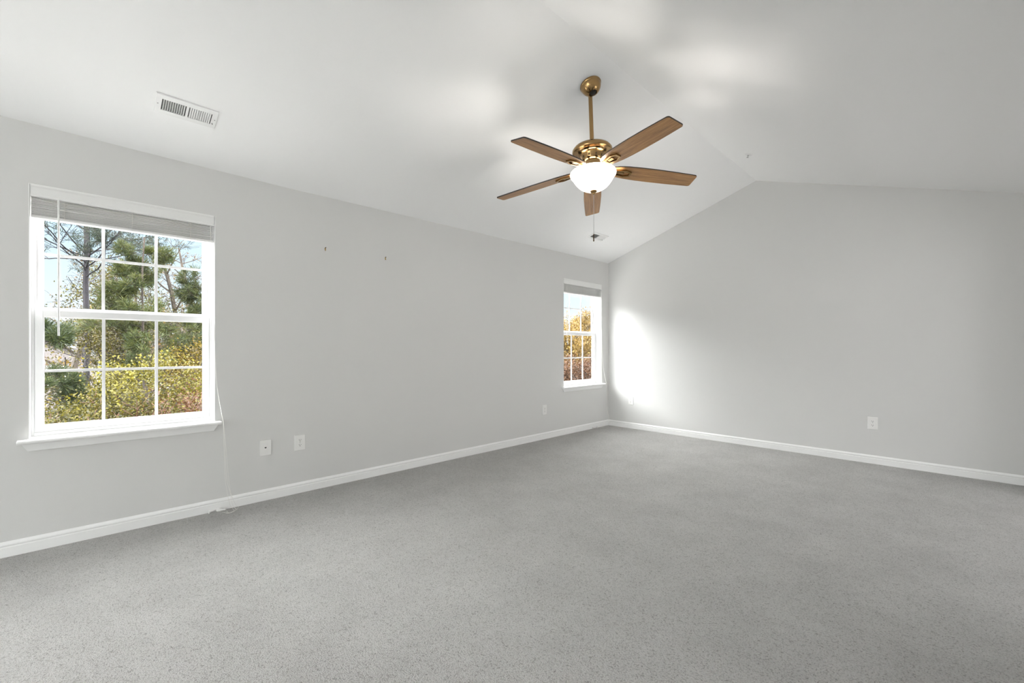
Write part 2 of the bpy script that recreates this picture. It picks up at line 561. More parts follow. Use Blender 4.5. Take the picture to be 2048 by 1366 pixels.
# baseboards
BB = [(0.0, 0.0), (0.013, 0.0), (0.013, 0.052), (0.009, 0.056), (0.0095, 0.060), (0.0125, 0.063),
      (0.0125, 0.068), (0.010, 0.074), (0.006, 0.080), (0.004, 0.0835), (0.0, 0.0835)]
def baseboard(name, p0, p1, nrm, label):
    bm = bmesh.new()
    A = [bm.verts.new((p0[0] + nrm[0] * d, p0[1] + nrm[1] * d, z)) for d, z in BB]
    B = [bm.verts.new((p1[0] + nrm[0] * d, p1[1] + nrm[1] * d, z)) for d, z in BB]
    n = len(BB)
    for i in range(n): bm.faces.new((A[i], A[(i + 1) % n], B[(i + 1) % n], B[i]))
    bm.faces.new(A); bm.faces.new(B[::-1])
    return struct(obj(name, bm, M_TRIM), label, 'baseboard')
baseboard('baseboard_left', (XL, YB), (XL, YF), (1, 0), 'white baseboard along the window wall')
baseboard('baseboard_far', (XL + 0.013, YF), (XR, YF), (0, -1), 'white baseboard along the gable end wall')
baseboard('baseboard_right', (XR, HY1), (XR, YF), (-1, 0), 'white baseboard along the right wall')
baseboard('baseboard_right', (XR, YB), (XR, HY0), (-1, 0), 'white baseboard along the right wall')
baseboard('baseboard_back', (XL + 0.013, YB), (XR, YB), (0, 1), 'white baseboard behind the viewer')

# ================================================================== windows
def make_window(idx, y0, y1, label):
    """local origin on the wall face, at the left bottom of the opening; +y along the wall, -x outward"""
    W = y1 - y0; Hh = WZ1 - WZ0
    root = bpy.data.objects.new('window_%d' % idx, None); COL.objects.link(root)
    root.location = (XL, y0, WZ0)
    struct(root, label, 'window')
    # painted reveal lining (two jambs and a head)
    bm = bmesh.new()
    bm_box(bm, -0.10, 0.0005, 0, 0.0045, 0, Hh); bm_box(bm, -0.10, 0.0005, W - 0.0045, W, 0, Hh)
    bm_box(bm, -0.10, 0.0005, 0.0045, W - 0.0045, Hh - 0.0045, Hh)
    obj('jamb_lining', bm, M_TRIM, root, bevel=0.001)
    # vinyl frame
    bm = bmesh.new()
    def ring(bm, xa, xb, m, a0=0.0, a1=None, b0=0.0, b1=None):
        a1 = W if a1 is None else a1; b1 = Hh if b1 is None else b1
        ml, mr_, mb, mt = m
        bm_box(bm, xa, xb, a0, a0 + ml, b0, b1); bm_box(bm, xa, xb, a1 - mr_, a1, b0, b1)
        bm_box(bm, xa, xb, a0 + ml, a1 - mr_, b0, b0 + mb); bm_box(bm, xa, xb, a0 + ml, a1 - mr_, b1 - mt, b1)
    ring(bm, -0.165, -0.100, (0.016, 0.016, 0.020, 0.018))
    ring(bm, -0.165, -0.108, (0.024, 0.024, 0.026, 0.026))
    obj('frame', bm, M_VINYL, root, bevel=0.0015)
    zm = 0.735   # centre of the meeting rail above the stool
    # lower sash (inner track)
    def sash(name, xa, xb, b0, b1, mb, mt, st):
        bm = bmesh.new()
        ring(bm, xa, xb, (st, st, mb, mt), 0.020, W - 0.020, b0, b1)
        o = obj(name, bm, M_VINYL, root, bevel=0.002)
        # beads stepping towards the glass
        ya, yb = 0.020 + st, W - 0.020 - st
        za, zb = b0 + mb, b1 - mt
        bm = bmesh.new()
        xm = (xa + xb) / 2
        ring(bm, xm - 0.008, xb - 0.005, (0.004, 0.004, 0.004, 0.004), ya, yb, za, zb)
        obj('glazing_bead', bm, M_VINYL, o)
        bm = bmesh.new(); bm_box(bm, xm - 0.0015, xm + 0.0015, ya, yb, za, zb)
        obj('glass', bm, M_GLASS, o)
        bm = bmesh.new(); mw = 0.008
        for k in (1, 2):
            yc = ya + (yb - ya) * k / 3
            bm_box(bm, xm - 0.004, xm + 0.006, yc - mw, yc + mw, za, zb)
        zc = (za + zb) / 2
        for k in range(3):
            p = ya + (yb - ya) * k / 3 + (mw if k else 0); q = ya + (yb - ya) * (k + 1) / 3 - (mw if k < 2 else 0)
            bm_box(bm, xm - 0.004, xm + 0.006, p, q, zc - mw, zc + mw)
        obj('muntins', bm, M_VINYL, o)
        return o
    lo = sash('lower_sash', -0.130, -0.100, 0.022, zm + 0.010, 0.036, 0.040, 0.033)
    up = sash('upper_sash', -0.162, -0.132, zm - 0.020, Hh - 0.018, 0.045, 0.034, 0.030)
    # sash lock on the meeting rail
    bm = bmesh.new(); bm_box(bm, -0.128, -0.106, W / 2 - 0.022, W / 2 + 0.022, zm + 0.010, zm + 0.017)
    bm_box(bm, -0.122, -0.112, W / 2 - 0.006, W / 2 + 0.026, zm + 0.017, zm + 0.023)
    obj('sash_lock', bm, M_VINYL, lo, bevel=0.001)
    # stool (inner sill) with horns and rounded nosing
    L = 0.042; R = 0.030
    bm = bmesh.new()
    nose = []
    for k in range(7):
        a = -PI / 2 + PI * k / 6
        nose.append((0.048 + 0.011 * math.cos(a), -0.011 + 0.011 * math.sin(a)))
    prof = [(0.0, -0.022)] + nose + [(0.0, 0.0)]
    A = [bm.verts.new((x, -L, z)) for x, z in prof]; B = [bm.verts.new((x, W + R, z)) for x, z in prof]
    for i in range(len(prof)): bm.faces.new((A[i], A[(i + 1) % len(prof)], B[(i + 1) % len(prof)], B[i]))
    bm.faces.new(A[::-1]); bm.faces.new(B)
    bm_box(bm, -0.103, 0.001, 0.0, W, -0.022, 0.0)
    obj('window_stool', bm, M_TRIM, root, bevel=0.002)
    # apron with slanted returns
    bm = bmesh.new()
    pts = [(-L + 0.012, -0.022), (W + R - 0.012, -0.022), (W + R - 0.040, -0.068), (-L + 0.040, -0.068)]
    prf = [(0.0, 1.0), (0.017, 1.0)]
    f1 = [bm.verts.new((0.0, y, z)) for y, z in pts]
    f2 = [bm.verts.new((0.017 if i < 2 else 0.011, y, z)) for i, (y, z) in enumerate(pts)]
    for i in range(4): bm.faces.new((f1[i], f1[(i + 1) % 4], f2[(i + 1) % 4], f2[i]))
    bm.faces.new(f1); bm.faces.new(f2[::-1])
    obj('window_apron', bm, M_TRIM, root, bevel=0.002)
    return root

make_window(1, OPEN[1][0], OPEN[1][1], 'white double-hung window, the large near one on the left')
make_window(2, OPEN[2][0], OPEN[2][1], 'white double-hung window in the far corner')
make_window(3, OPEN[0][0], OPEN[0][1], 'white double-hung window added out of view behind the viewer for more daylight')  # extra unseen window, added to bring daylight in from the left

# unseen wide window added in the back wall to let fill light in
root = bpy.data.objects.new('window_4', None); COL.objects.link(root); root.location = (0, YB, 0)
struct(root, 'wide white window added unseen behind the viewer to let fill light in', 'window')
bm = bmesh.new()
for xa, xb, za, zb in ((BX0, BX1, BZ0, BZ0 + 0.06), (BX0, BX1, BZ1 - 0.06, BZ1)): bm_box(bm, xa, xb, -0.13, -0.06, za, zb)
for i in range(4):
    xc = BX0 + 0.03 + (BX1 - BX0 - 0.06) * i / 3
    bm_box(bm, xc - 0.03, xc + 0.03, -0.13, -0.06, BZ0 + 0.06, BZ1 - 0.06)
obj('frame', bm, M_VINYL, root)
for i in range(3):
    xa = BX0 + 0.06 + (BX1 - BX0 - 0.06) * i / 3; xb = BX0 + (BX1 - BX0 - 0.06) * (i + 1) / 3
    bm = bmesh.new(); bm_box(bm, xa, xb, -0.097, -0.093, BZ0 + 0.06, BZ1 - 0.06)
    obj('glass', bm, M_GLASS, root)

# ================================================================== blinds
rnd = random.Random(4)
def make_blind(y0, y1, label, cord_pts, wand, wand_mat, tassels, floor_loops):
    W = y1 - y0
    root = thing('window_blind', label, 'blind', (XL, y0, WZ1), 'raised white blinds in the windows')
    # crown valance
    bm = bmesh.new()
    prof = [(-0.010, -0.004), (0.002, -0.004), (0.0035, -0.012), (0.001, -0.020), (0.000, -0.058), (0.004, -0.064), (0.0045, -0.072), (-0.004, -0.074), (-0.010, -0.072)]
    A = [bm.verts.new((x, 0.0065, z)) for x, z in prof]; B = [bm.verts.new((x, W - 0.0065, z)) for x, z in prof]
    for i in range(len(prof)): bm.faces.new((A[i], A[(i + 1) % len(prof)], B[(i + 1) % len(prof)], B[i]))
    bm.faces.new(A[::-1]); bm.faces.new(B)
    obj('valance', bm, M_BLIND, root)
    bm = bmesh.new(); bm_box(bm, -0.068, -0.012, 0.008, W - 0.008, -0.046, -0.006)
    obj('headrail', bm, M_BLIND, root, bevel=0.002)
    # stacked slats
    z = -0.060
    gaps = [rnd.choice((1.0, 1.05, 1.1, 1.7)) for _ in range(18)]
    gk = 0.109 / sum(gaps[:17])
    for k in range(18):
        bm = bmesh.new()
        tl = rnd.uniform(-0.02, 0.03); rl = rnd.uniform(-0.0012, 0.0012); dx = rnd.uniform(-0.003, 0.003)
        n = 6
        a1, a2 = [], []
        for i in range(n + 1):
            u = -0.025 + 0.05 * i / n
            h = 0.0022 * (1 - (u / 0.025) ** 2)
            a1.append((u, h)); a2.append((u, h - 0.0028))
        sec = a1 + a2[::-1]
        E0 = [bm.verts.new((x, 0.009, zz + rl)) for x, zz in sec]; E1 = [bm.verts.new((x, W - 0.009, zz - rl)) for x, zz in sec]
        for i in range(len(sec)): bm.faces.new((E0[i], E0[(i + 1) % len(sec)], E1[(i + 1) % len(sec)], E1[i]))
        bm.faces.new(E0[::-1]); bm.faces.new(E1)
        o = obj('slat', bm, M_BLIND, root)
        o.location = (-0.037 + dx, 0, z); o.rotation_euler = (0, tl, 0)
        z -= gaps[k] * gk
    bm = bmesh.new(); zb = -0.178
    bm_box(bm, -0.062, -0.012, 0.008, W - 0.008, zb - 0.012, zb + 0.004)
    obj('bottom_rail', bm, M_BLIND, root, bevel=0.003)
    # ladder strings
    for f in (0.16, 0.5, 0.84):
        bm = bmesh.new()
        bm_tube(bm, [(-0.0095, W * f, -0.05), (-0.0085, W * f + 0.002, -0.11), (-0.0105, W * f, zb - 0.011)], 0.0011, 6)
        for q in range(3):
            zz = -0.075 - 0.03 * q
            bm_tube(bm, [(-0.010, W * f - 0.012, zz), (-0.0085, W * f, zz - 0.004), (-0.010, W * f + 0.010, zz)], 0.0008, 5)
        obj('ladder_cord', bm, M_CORD, root)
    # tilt wand
    bm = bmesh.new()
    if wand_mat == 'rod':
        bm_tube(bm, [(0.004, wand[0], wand[1]), (0.006, wand[0], wand[2])], 0.0048, 6)
        bm_tube(bm, [(0.004, wand[0], wand[1] + 0.012), (0.004, wand[0], wand[1] - 0.002)], 0.0025, 6)
        obj('tilt_wand', bm, M_BLIND, root, smooth=True)
    else:
        bm_tube(bm, [(0.004, wand[0] - 0.01, wand[1]), (0.005, wand[0] - 0.009, wand[2] + 0.1), (0.006, wand[0], wand[2] + 0.02)], 0.0017, 6)
        bm_tube(bm, [(0.006, wand[0] + 0.006, wand[1]), (0.007, wand[0] + 0.006, wand[2] + 0.12), (0.007, wand[0] + 0.018, wand[2])], 0.0017, 6)
        for yy, zz in ((wand[0], wand[2] + 0.01), (wand[0] + 0.018, wand[2] - 0.012)):
            bm_lathe(bm, [(0.0, 0.016), (0.003, 0.014), (0.006, -0.004), (0.006, -0.010), (0, -0.012)], 10, Matrix.Translation((0.007, yy, zz)))
        obj('tilt_cord', bm, M_CORD, root, smooth=True)
    # lift cords
    inv = Vector((XL, y0, WZ1))
    for k, path in enumerate(cord_pts):
        bm = bmesh.new()
        P = [Vector(p) - inv for p in path]
        # smooth with Catmull-Rom
        Q = []
        for i in range(len(P) - 1):
            p0, p1, p2, p3 = P[max(i - 1, 0)], P[i], P[i + 1], P[min(i + 2, len(P) - 1)]
            for s in range(6):
                t = s / 6
                Q.append(0.5 * ((2 * p1) + (p2 - p0) * t + (2 * p0 - 5 * p1 + 4 * p2 - p3) * t * t + (3 * p1 - p0 - 3 * p2 + p3) * t ** 3))
        Q.append(P[-1])
        bm_tube(bm, Q, 0.0013, 6)
        o = obj('lift_cord', bm, M_CORD, root, smooth=True)
        if k < len(tassels):
            tx, ty, tz, ang = tassels[k]
            bm = bmesh.new()
            M = Matrix.Translation(Vector((tx, ty, tz)) - inv) @ Matrix.Rotation(ang, 4, 'Z') @ Matrix.Rotation(PI / 2, 4, 'Y')
            bm_lathe(bm, [(0, 0.024), (0.0045, 0.023), (0.006, 0.016), (0.0055, 0.008), (0.0075, -0.004), (0.0115, -0.018), (0.0115, -0.022), (0, -0.024)], 14, M)
            obj('cord_tassel', bm, M_PLATE, o, smooth=True)
    return root

# near window: cords slip out of the opening, round the stool horn and down to the carpet
def near_cords():
    c = []
    ends = [(-3.659, 0.668, 0.012), (-3.672, 0.700, 0.012), (-3.640, 0.722, 0.010)]
    mids = [(-3.619, 0.764), (-3.630, 0.795), (-3.600, 0.776)]
    for k in range(3):
        o = 0.0035 * k
        c.append([(-3.700 - o * .3, 0.640, 2.030), (-3.688, 0.655, 1.55), (-3.682, 0.664, 1.15), (-3.676 + o * .4, 0.6745, 0.900),
                  (-3.640 + o * .4, 0.694 + o * .3, 0.700), (-3.632 + o * .3, 0.704 + o * .3, 0.630), (-3.634, 0.706 + o, 0.560), (-3.640, 0.712 + 2 * o, 0.40),
                  (-3.650, 0.722 + 3 * o, 0.20), (mids[k][0] - 0.01, mids[k][1] - 0.02, 0.05), (mids[k][0], mids[k][1], 0.006),
                  (-3.585 + 0.01 * k, 0.755 - 0.02 * k, 0.004), (-3.575 - 0.02 * k, 0.725, 0.004), ends[k]])
    return c
make_blind(OPEN[1][0], OPEN[1][1], 'white faux-wood blind raised to the top of the large near window', near_cords(),
           (0.119, -0.078, -0.868), 'rod',
           [(-3.668, 0.645, 0.013, 1.9), (-3.678, 0.690, 0.013, 2.5), (-3.650, 0.700, 0.013, 1.1)], None)
def far_cords():
    c = []
    for k in range(2):
        o = 0.004 * k
        c.append([(-3.700, 5.455, 2.030), (-3.690, 5.470, 1.5), (-3.685, 5.480, 1.1), (-3.672, 5.492, 0.86),
                  (-3.645 + o * .3, 5.512, 0.68), (-3.632 + o * .5, 5.521 + o, 0.630), (-3.640, 5.524 + o, 0.56), (-3.645, 5.535, 0.40), (-3.650, 5.560 + o, 0.24),
                  (-3.640, 5.585 + o, 0.12), (-3.632, 5.575 + o, 0.03), (-3.620, 5.540, 0.006), (-3.615, 5.470 + 3 * o, 0.004), (-3.640, 5.400 + 6 * o, 0.006), (-3.655, 5.350 + 12 * o, 0.010)])
    return c
make_blind(OPEN[2][0], OPEN[2][1], 'white faux-wood blind raised to the top of the far corner window', far_cords(),
           (0.070, -0.078, -0.865), 'cord', [(-3.658, 5.326, 0.013, 1.7), (-3.668, 5.240, 0.013, 1.4)], None)

# ================================================================== outlets and plates
def duplex_outlet(label, loc, facing):
    """facing 'x': on the window wall; 'y': on the far wall. local +x out of the wall for 'x'"""
    root = thing('wall_outlet', label, 'outlet', loc, 'duplex outlets')
    root.rotation_euler = (0, 0, 0 if facing == 'x' else -PI / 2)
    hw, hh = 0.0405, 0.0620
    bm = bmesh.new()
    o1 = [(-hw, -hh), (hw, -hh), (hw, hh), (-hw, hh)]
    bk = [bm.verts.new((0, y, z)) for y, z in o1]
    fr = [bm.verts.new((0.0055, y * 0.92, z * 0.945)) for y, z in o1]
    md = [bm.verts.new((0.002, y, z)) for y, z in o1]
    for i in range(4):
        j = (i + 1) % 4
        bm.faces.new((bk[i], bk[j], md[j], md[i])); bm.faces.new((md[i], md[j], fr[j], fr[i]))
    bm.faces.new(fr); bm.faces.new(bk[::-1])
    obj('cover_plate', bm, M_PLATE, root, bevel=0.0008)
    for s in (1, -1):
        bm = bmesh.new()
        zc = s * 0.0195
        pts = []
        for k in range(24):
            a = 2 * PI * k / 24
            pts.append((0.0172 * math.cos(a), max(-0.0125, min(0.0125, 0.0172 * math.sin(a)))))
        M = Matrix.Translation((0, 0, zc))
        lo = [bm.verts.new((0.0050, y, z + zc)) for y, z in pts]; hi3 = [bm.verts.new((0.0072, y, z + zc)) for y, z in pts]
        for i in range(24): bm.faces.new((lo[i], lo[(i + 1) % 24], hi3[(i + 1) % 24], hi3[i]))
        bm.faces.new(hi3)
        rc = obj('receptacle', bm, M_PLATE, root)
        bm = bmesh.new()
        bm_box(bm, 0.0068, 0.0075, -0.0078, -0.0054, zc - 0.001, zc + 0.0078)
        bm_box(bm, 0.0068, 0.0075, 0.0054, 0.0078, zc - 0.001, zc + 0.0068)
        n = 10
        c = [bm.verts.new((0.0075, 0.0031 * math.cos(2 * PI * i / n), zc - 0.0072 + 0.0031 * math.sin(2 * PI * i / n))) for i in range(n)]
        bm.faces.new(c)
        obj('slots', bm, M_DARK, rc)
    bm = bmesh.new()
    bm_lathe(bm, [(0.0032, 0.005), (0.0030, 0.0066), (0, 0.0070)], 10, Matrix.Rotation(PI / 2, 4, 'Y'))
    obj('screw', bm, M_CHROME, root)
    return root
duplex_outlet('white duplex outlet right of the cable plate on the window wall', (XL, 1.2395, 0.4015), 'x')
duplex_outlet('white duplex outlet left of the far corner window, low on the wall', (XL, 4.205, 0.3705), 'x')
duplex_outlet('white duplex outlet near the corner on the gable end wall', (-3.317, YF, 0.403), 'y')
duplex_outlet('white duplex outlet at right on the gable end wall', (-0.600, YF, 0.404), 'y')

root = thing('phone_jack_plate', 'white wall plate with one small dark jack below the near window', 'wall plate', (XL, 0.990, 0.4000))
bm = bmesh.new(); bm_box(bm, 0, 0.0075, -0.0385, 0.0385, -0.0585, 0.0585)
obj('cover_plate', bm, M_PLATE, root, bevel=0.0012)
bm = bmesh.new()
pts = [(-0.0070, 0.004), (0.0070, 0.004), (0.0070, -0.0005), (0.0030, -0.0055), (-0.0030, -0.0055), (-0.0070, -0.0005)]
bm.faces.new([bm.verts.new((0.0079, y, z)) for y, z in pts])
obj('jack_socket', bm, M_DARK, root)
for zz in (0.038, -0.040):
    bm = bmesh.new()
    bm_lathe(bm, [(0.0034, 0.0072), (0.0031, 0.0082), (0, 0.0085)], 10, Matrix.Translation((0, 0, zz)) @ Matrix.Rotation(PI / 2, 4, 'Y'))
    obj('screw', bm, M_PLATE, root)

# brass picture hooks
def hook(label, y, z):
    root = thing('picture_hook', label, 'hook', (XL, y, z), 'brass picture hooks')
    bm = bmesh.new()
    bm_box(bm, 0, 0.0015, -0.0035, 0.0035, -0.008, 0.011)
    bm_tube(bm, [(0.001, 0, -0.007), (0.004, 0, -0.013), (0.010, 0, -0.012), (0.011, 0, -0.006)], 0.0022, 8)
    obj('hook_plate', bm, M_GOLD, root)
    bm = bmesh.new()
    bm_tube(bm, [(-0.002, 0, 0.004), (0.012, 0, 0.010)], 0.0016, 8)
    bm_lathe(bm, [(0, 0.002), (0.0038, 0.0015), (0.0038, -0.001), (0, -0.0015)], 10, Matrix.Translation((0.012, 0, 0.010)) @ Matrix.Rotation(1.2, 4, 'Y'))
    obj('nail', bm, M_BRASSD, root)
hook('small brass picture hook, the left one on the window wall', 1.441, 1.986)
hook('small brass picture hook, the right one on the window wall', 1.988, 1.986)

# ================================================================== ceiling vents (on the left slope)
def vent(label, y0, y1, x0, x1):
    xc, yc = (x0 + x1) / 2, (y0 + y1) / 2
    z = ceil_z(xc, yc)
    sl = (ceil_z(-2.5, yc) - ceil_z(-3.3, yc)) / 0.8
    root = thing('ceiling_vent', label, 'vent', (xc, yc, z), 'ceiling vents')
    # local: u along slope (+x up), v along y, n down into the room
    u = Vector((1, 0, sl)).normalized(); v = Vector((0, 1, 0)); n = u.cross(v)  # up
    R = Matrix((u, v, n)).transposed()
    root.rotation_euler = R.to_euler()
    hu = (x1 - x0) / 2 / u.x; hv = (y1 - y0) / 2
    iu = hu * 0.56; iv = hv - 0.030
    bm = bmesh.new()
    T = 0.007
    def frame(bm, a, b, zlo, zhi, a2, b2):
        O = [(-a, -b), (a, -b), (a, b), (-a, b)]; I = [(-a2, -b2), (a2, -b2), (a2, b2), (-a2, b2)]
        of = [bm.verts.new((x, y, zlo)) for x, y in [(p * 0.955, q * 0.98) for p, q in O]]
        ob = [bm.verts.new((x, y, zhi)) for x, y in O]
        if_ = [bm.verts.new((x, y, zlo)) for x, y in I]; ib = [bm.verts.new((x, y, zhi + 0.0)) for x, y in I]
        for i in range(4):
            j = (i + 1) % 4
            bm.faces.new((ob[i], ob[j], of[j], of[i])); bm.faces.new((of[i], of[j], if_[j], if_[i])); bm.faces.new((if_[i], if_[j], ib[j], ib[i]))
    frame(bm, hu, hv, -T, 0.0, iu, iv)
    bm_box(bm, -iu, iu, -0.006, 0.006, -T, -0.001)
    obj('vent_frame', bm, M_STEEL, root)
    bm = bmesh.new(); bm_box(bm, -iu, iu, -iv, iv, -0.0012, -0.0004)
    obj('duct_opening', bm, M_DUCT, root)
    for s in (-1, 1):
        n_ = 10
        for k in range(n_):
            vc = s * (0.010 + (iv - 0.014) * (k + 0.5) / n_)
            bm = bmesh.new()
            bm_box(bm, -iu, iu, -0.0047, 0.0047, -0.0004, 0.0004)
            o = obj('louver', bm, M_STEEL, root)
            o.location = (0, vc, -0.0042)
            o.rotation_euler = (-s * 0.66, 0, 0)
    for s in (-1, 1):
        bm = bmesh.new()
        bm_lathe(bm, [(0.0036, -T), (0.0030, -T - 0.0014), (0, -T - 0.0018)], 10, Matrix.Translation((0, s * (hv - 0.013), 0)))
        obj('screw', bm, M_GREY, root)
    bm = bmesh.new()
    bm_tube(bm, [(-iu * 0.75, hv - 0.022, -T), (-iu * 0.75, hv - 0.020, -T - 0.008)], 0.0028, 8)
    obj('damper_lever', bm, M_GREY, root)
    return root
vent('white ceiling vent above the large near window', 0.294, 0.597, -3.323, -3.178)
vent('white ceiling vent near the far corner window, beyond the fan', 4.568, 4.880, -3.307, -3.178)

# sprinkler head
px, py = -1.441, 4.664
sl = -SLOPE_R
root = thing('sprinkler_head', 'small white and chrome sprinkler head on the right ceiling slope', 'sprinkler', (px, py, ceil_z(px, py)))
u = Vector((1, 0, sl)).normalized(); v = Vector((0, 1, 0)); n = u.cross(v)
root.rotation_euler = Matrix((u, v, n)).transposed().to_euler()
bm = bmesh.new(); bm_lathe(bm, [(0.034, 0.0), (0.033, -0.004), (0.020, -0.008), (0.012, -0.009), (0.012, -0.003), (0, -0.003)], 24)
obj('escutcheon', bm, M_STEEL, root, smooth=True)
bm = bmesh.new()
bm_tube(bm, [(0, 0, -0.003), (0, 0, -0.022)], 0.007, 10)
for s in (-1, 1): bm_tube(bm, [(0, s * 0.006, -0.020), (0, s * 0.011, -0.032), (0, s * 0.003, -0.044)], 0.002, 6)
bm_lathe(bm, [(0, -0.044), (0.013, -0.045), (0.013, -0.047), (0, -0.047)], 14)
nz = obj('nozzle', bm, M_CHROME, root)
nz.scale = (0.8, 0.8, 0.6)

# ================================================================== ceiling fan
P0 = Vector((-1.8734, 2.6301, 3.0644))
ax = Vector((0.0539, -0.0192, -1.0)).normalized()
up = -ax
e1 = Vector((0, 1, 0)).cross(up).normalized(); e2 = up.cross(e1)
FM = Matrix.Translation(P0) @ Matrix((e1, e2, up)).transposed().to_4x4()
fan = thing('ceiling_fan', 'brass ceiling fan with five walnut blades and a lit white glass bowl', 'ceiling fan')
fan.matrix_world = FM
bpy.context.view_layer.update()
# canopy sits square to the sloping ceiling
sl = (3.1346 - 2.44) / (XRIDGE - XL)
cu = Vector((1, 0, sl)).normalized(); cn = cu.cross(Vector((0, 1, 0)))
cx, cy = -1.864, 2.621
CM = Matrix.Translation((cx, cy, ceil_z(cx, cy))) @ Matrix((cu, Vector((0, 1, 0)), cn)).transposed().to_4x4()
bm = bmesh.new()
bm_lathe(bm, [(0.0, 0.0), (0.076, 0.0), (0.078, -0.006), (0.075, -0.014), (0.072, -0.017), (0.072, -0.022), (0.071, -0.026), (0.064, -0.044),
              (0.050, -0.062), (0.036, -0.072), (0.030, -0.075), (0.028, -0.073), (0.028, -0.062), (0.0, -0.062)], 48)
canopy = obj('canopy', bm, M_BRASS, fan, smooth=True, mat4=FM.inverted() @ CM)
bm = bmesh.new()
bm_lathe(bm, [(0.0, -0.050), (0.018, -0.054), (0.0245, -0.066), (0.020, -0.078), (0.0, -0.082)], 24)
obj('hanger_ball', bm, M_BLACK, canopy, smooth=True)
bm = bmesh.new(); bm_tube(bm, [(0, 0, -0.060), (0, 0, -0.44)], 0.0148, 24)
obj('downrod', bm, M_BRASS, fan, smooth=True)
bm = bmesh.new()
bm_lathe(bm, [(0.0148, -0.415), (0.022, -0.420), (0.024, -0.438), (0.060, -0.446), (0.105, -0.455), (0.131, -0.466), (0.1425, -0.482), (0.1435, -0.494),
              (0.139, -0.502), (0.134, -0.503), (0.132, -0.500), (0.112, -0.504), (0.106, -0.512), (0.100, -0.516), (0.086, -0.520), (0.080, -0.536), (0.078, -0.552), (0.070, -0.566),
              (0.060, -0.572), (0.060, -0.584), (0.066, -0.588), (0.066, -0.600), (0.080, -0.604), (0.082, -0.620), (0.060, -0.628), (0.0, -0.628)], 64)
motor = obj('motor_housing', bm, M_BRASS, fan, smooth=True)
for k in range(10):
    a = 2 * PI * k / 10
    M = Matrix.Rotation(a, 4, 'Z') @ Matrix.Translation((0.0796, 0, -0.541)) @ Matrix.Rotation(math.radians(8), 4, 'Y')
    bm = bmesh.new()
    bm.faces.new([bm.verts.new(M @ Vector((0.0015, 0.0062 * math.cos(2 * PI * q / 10), 0.0085 * math.sin(2 * PI * q / 10)))) for q in range(10)])
    obj('vent_slot', bm, M_BRASSD, motor)

# blades
def blade_outline():
    prof = [(0.128, 0.034), (0.150, 0.046), (0.185, 0.057), (0.25, 0.0655), (0.34, 0.0700), (0.45, 0.0712), (0.58, 0.0690), (0.70, 0.0645)]
    R, wt, rc = 0.7727, 0.0610, 0.014
    up_ = prof + [(R - rc, wt + 0.0008)]
    arc = [(R - rc + rc * math.sin(a), wt - rc + rc * math.cos(a)) for a in (0.4, 0.8, 1.2, PI / 2)]
    top = up_ + arc
    return top + [(x, -y) for x, y in top[::-1]]
OUT = blade_outline()
PITCH, DROOP, TH0 = -0.1933, math.atan2(0.051, 0.66), -0.3196
def make_blade():
    bm = bmesh.new()
    sides, bot, top = bm_prism(bm, OUT, -0.004, 0.004)
    for f in sides: f.material_index = 1
    top.material_index = 1
    bl = obj('blade', bm, [M_WOOD, M_BLACK], fan)
    # blade iron: arm, hexagonal plate ring and raised tongue under the blade
    bm = bmesh.new()
    hexo = [(0.150, -0.024), (0.240, -0.037), (0.285, -0.020), (0.285, 0.020), (0.240, 0.037), (0.150, 0.024)]
    hexi = [(0.175, -0.014), (0.236, -0.025), (0.270, -0.012), (0.270, 0.012), (0.236, 0.025), (0.175, 0.014)]
    bm_prism(bm, hexo, -0.0165, -0.0042, hexi)
    bm_prism(bm, [(0.160, -0.010), (0.230, -0.012), (0.230, 0.012), (0.160, 0.010)], -0.0125, -0.0042)
    bm_prism(bm, [(0.075, -0.012), (0.155, -0.0195), (0.155, 0.0195), (0.075, 0.012)], -0.0135, -0.0045)
    iron = obj('blade_iron', bm, M_BRASS, bl, bevel=0.0015)
    return bl
def blade_matrix(k):
    return (Matrix.Rotation(TH0 + k * 2 * PI / 5, 4, 'Z') @ Matrix.Translation((0, 0, -0.6155)) @
            Matrix.Rotation(DROOP, 4, 'Y') @ Matrix.Rotation(PITCH, 4, 'X'))
b0 = make_blade()
b0.matrix_local = blade_matrix(0)
for k in range(1, 5):
    c = b0.copy(); COL.objects.link(c); c.parent = fan; c.matrix_local = blade_matrix(k)
    for ch in b0.children:
        d = ch.copy(); COL.objects.link(d); d.parent = c

# light kit
bm = bmesh.new()
bm_lathe(bm, [(0.0, -0.626), (0.040, -0.628), (0.042, -0.633), (0.036, -0.640), (0.022, -0.645), (0.010, -0.647), (0.0, -0.647)], 40)
obj('light_fitter', bm, M_BRASS, fan, smooth=True)
bm = bmesh.new(); bm_tube(bm, [(0, 0, -0.648), (0, 0, -0.775)], 0.005, 10)
obj('centre_rod', bm, M_BRASS, fan)
bm = bmesh.new()
outp = [(0.156, -0.644), (0.162, -0.648), (0.1645, -0.656), (0.161, -0.666), (0.152, -0.677), (0.143, -0.690), (0.134, -0.706), (0.120, -0.726), (0.100, -0.747), (0.074, -0.764), (0.040, -0.776), (0.010, -0.780)]
inp = [(0.010, -0.776), (0.040, -0.772), (0.073, -0.760), (0.098, -0.743), (0.117, -0.722), (0.131, -0.702), (0.140, -0.686), (0.148, -0.673), (0.157, -0.664), (0.160, -0.656), (0.158, -0.650), (0.156, -0.644)]
bm_lathe(bm, outp + inp, 64)
obj('glass_bowl', bm, M_BOWL, fan, smooth=True)
bm = bmesh.new()
bm_lathe(bm, [(0.0, -0.776), (0.022, -0.778), (0.025, -0.783), (0.020, -0.789), (0.011, -0.793), (0.012, -0.798), (0.009, -0.804), (0.0, -0.808)], 28)
obj('finial', bm, M_BRASS, fan, smooth=True)
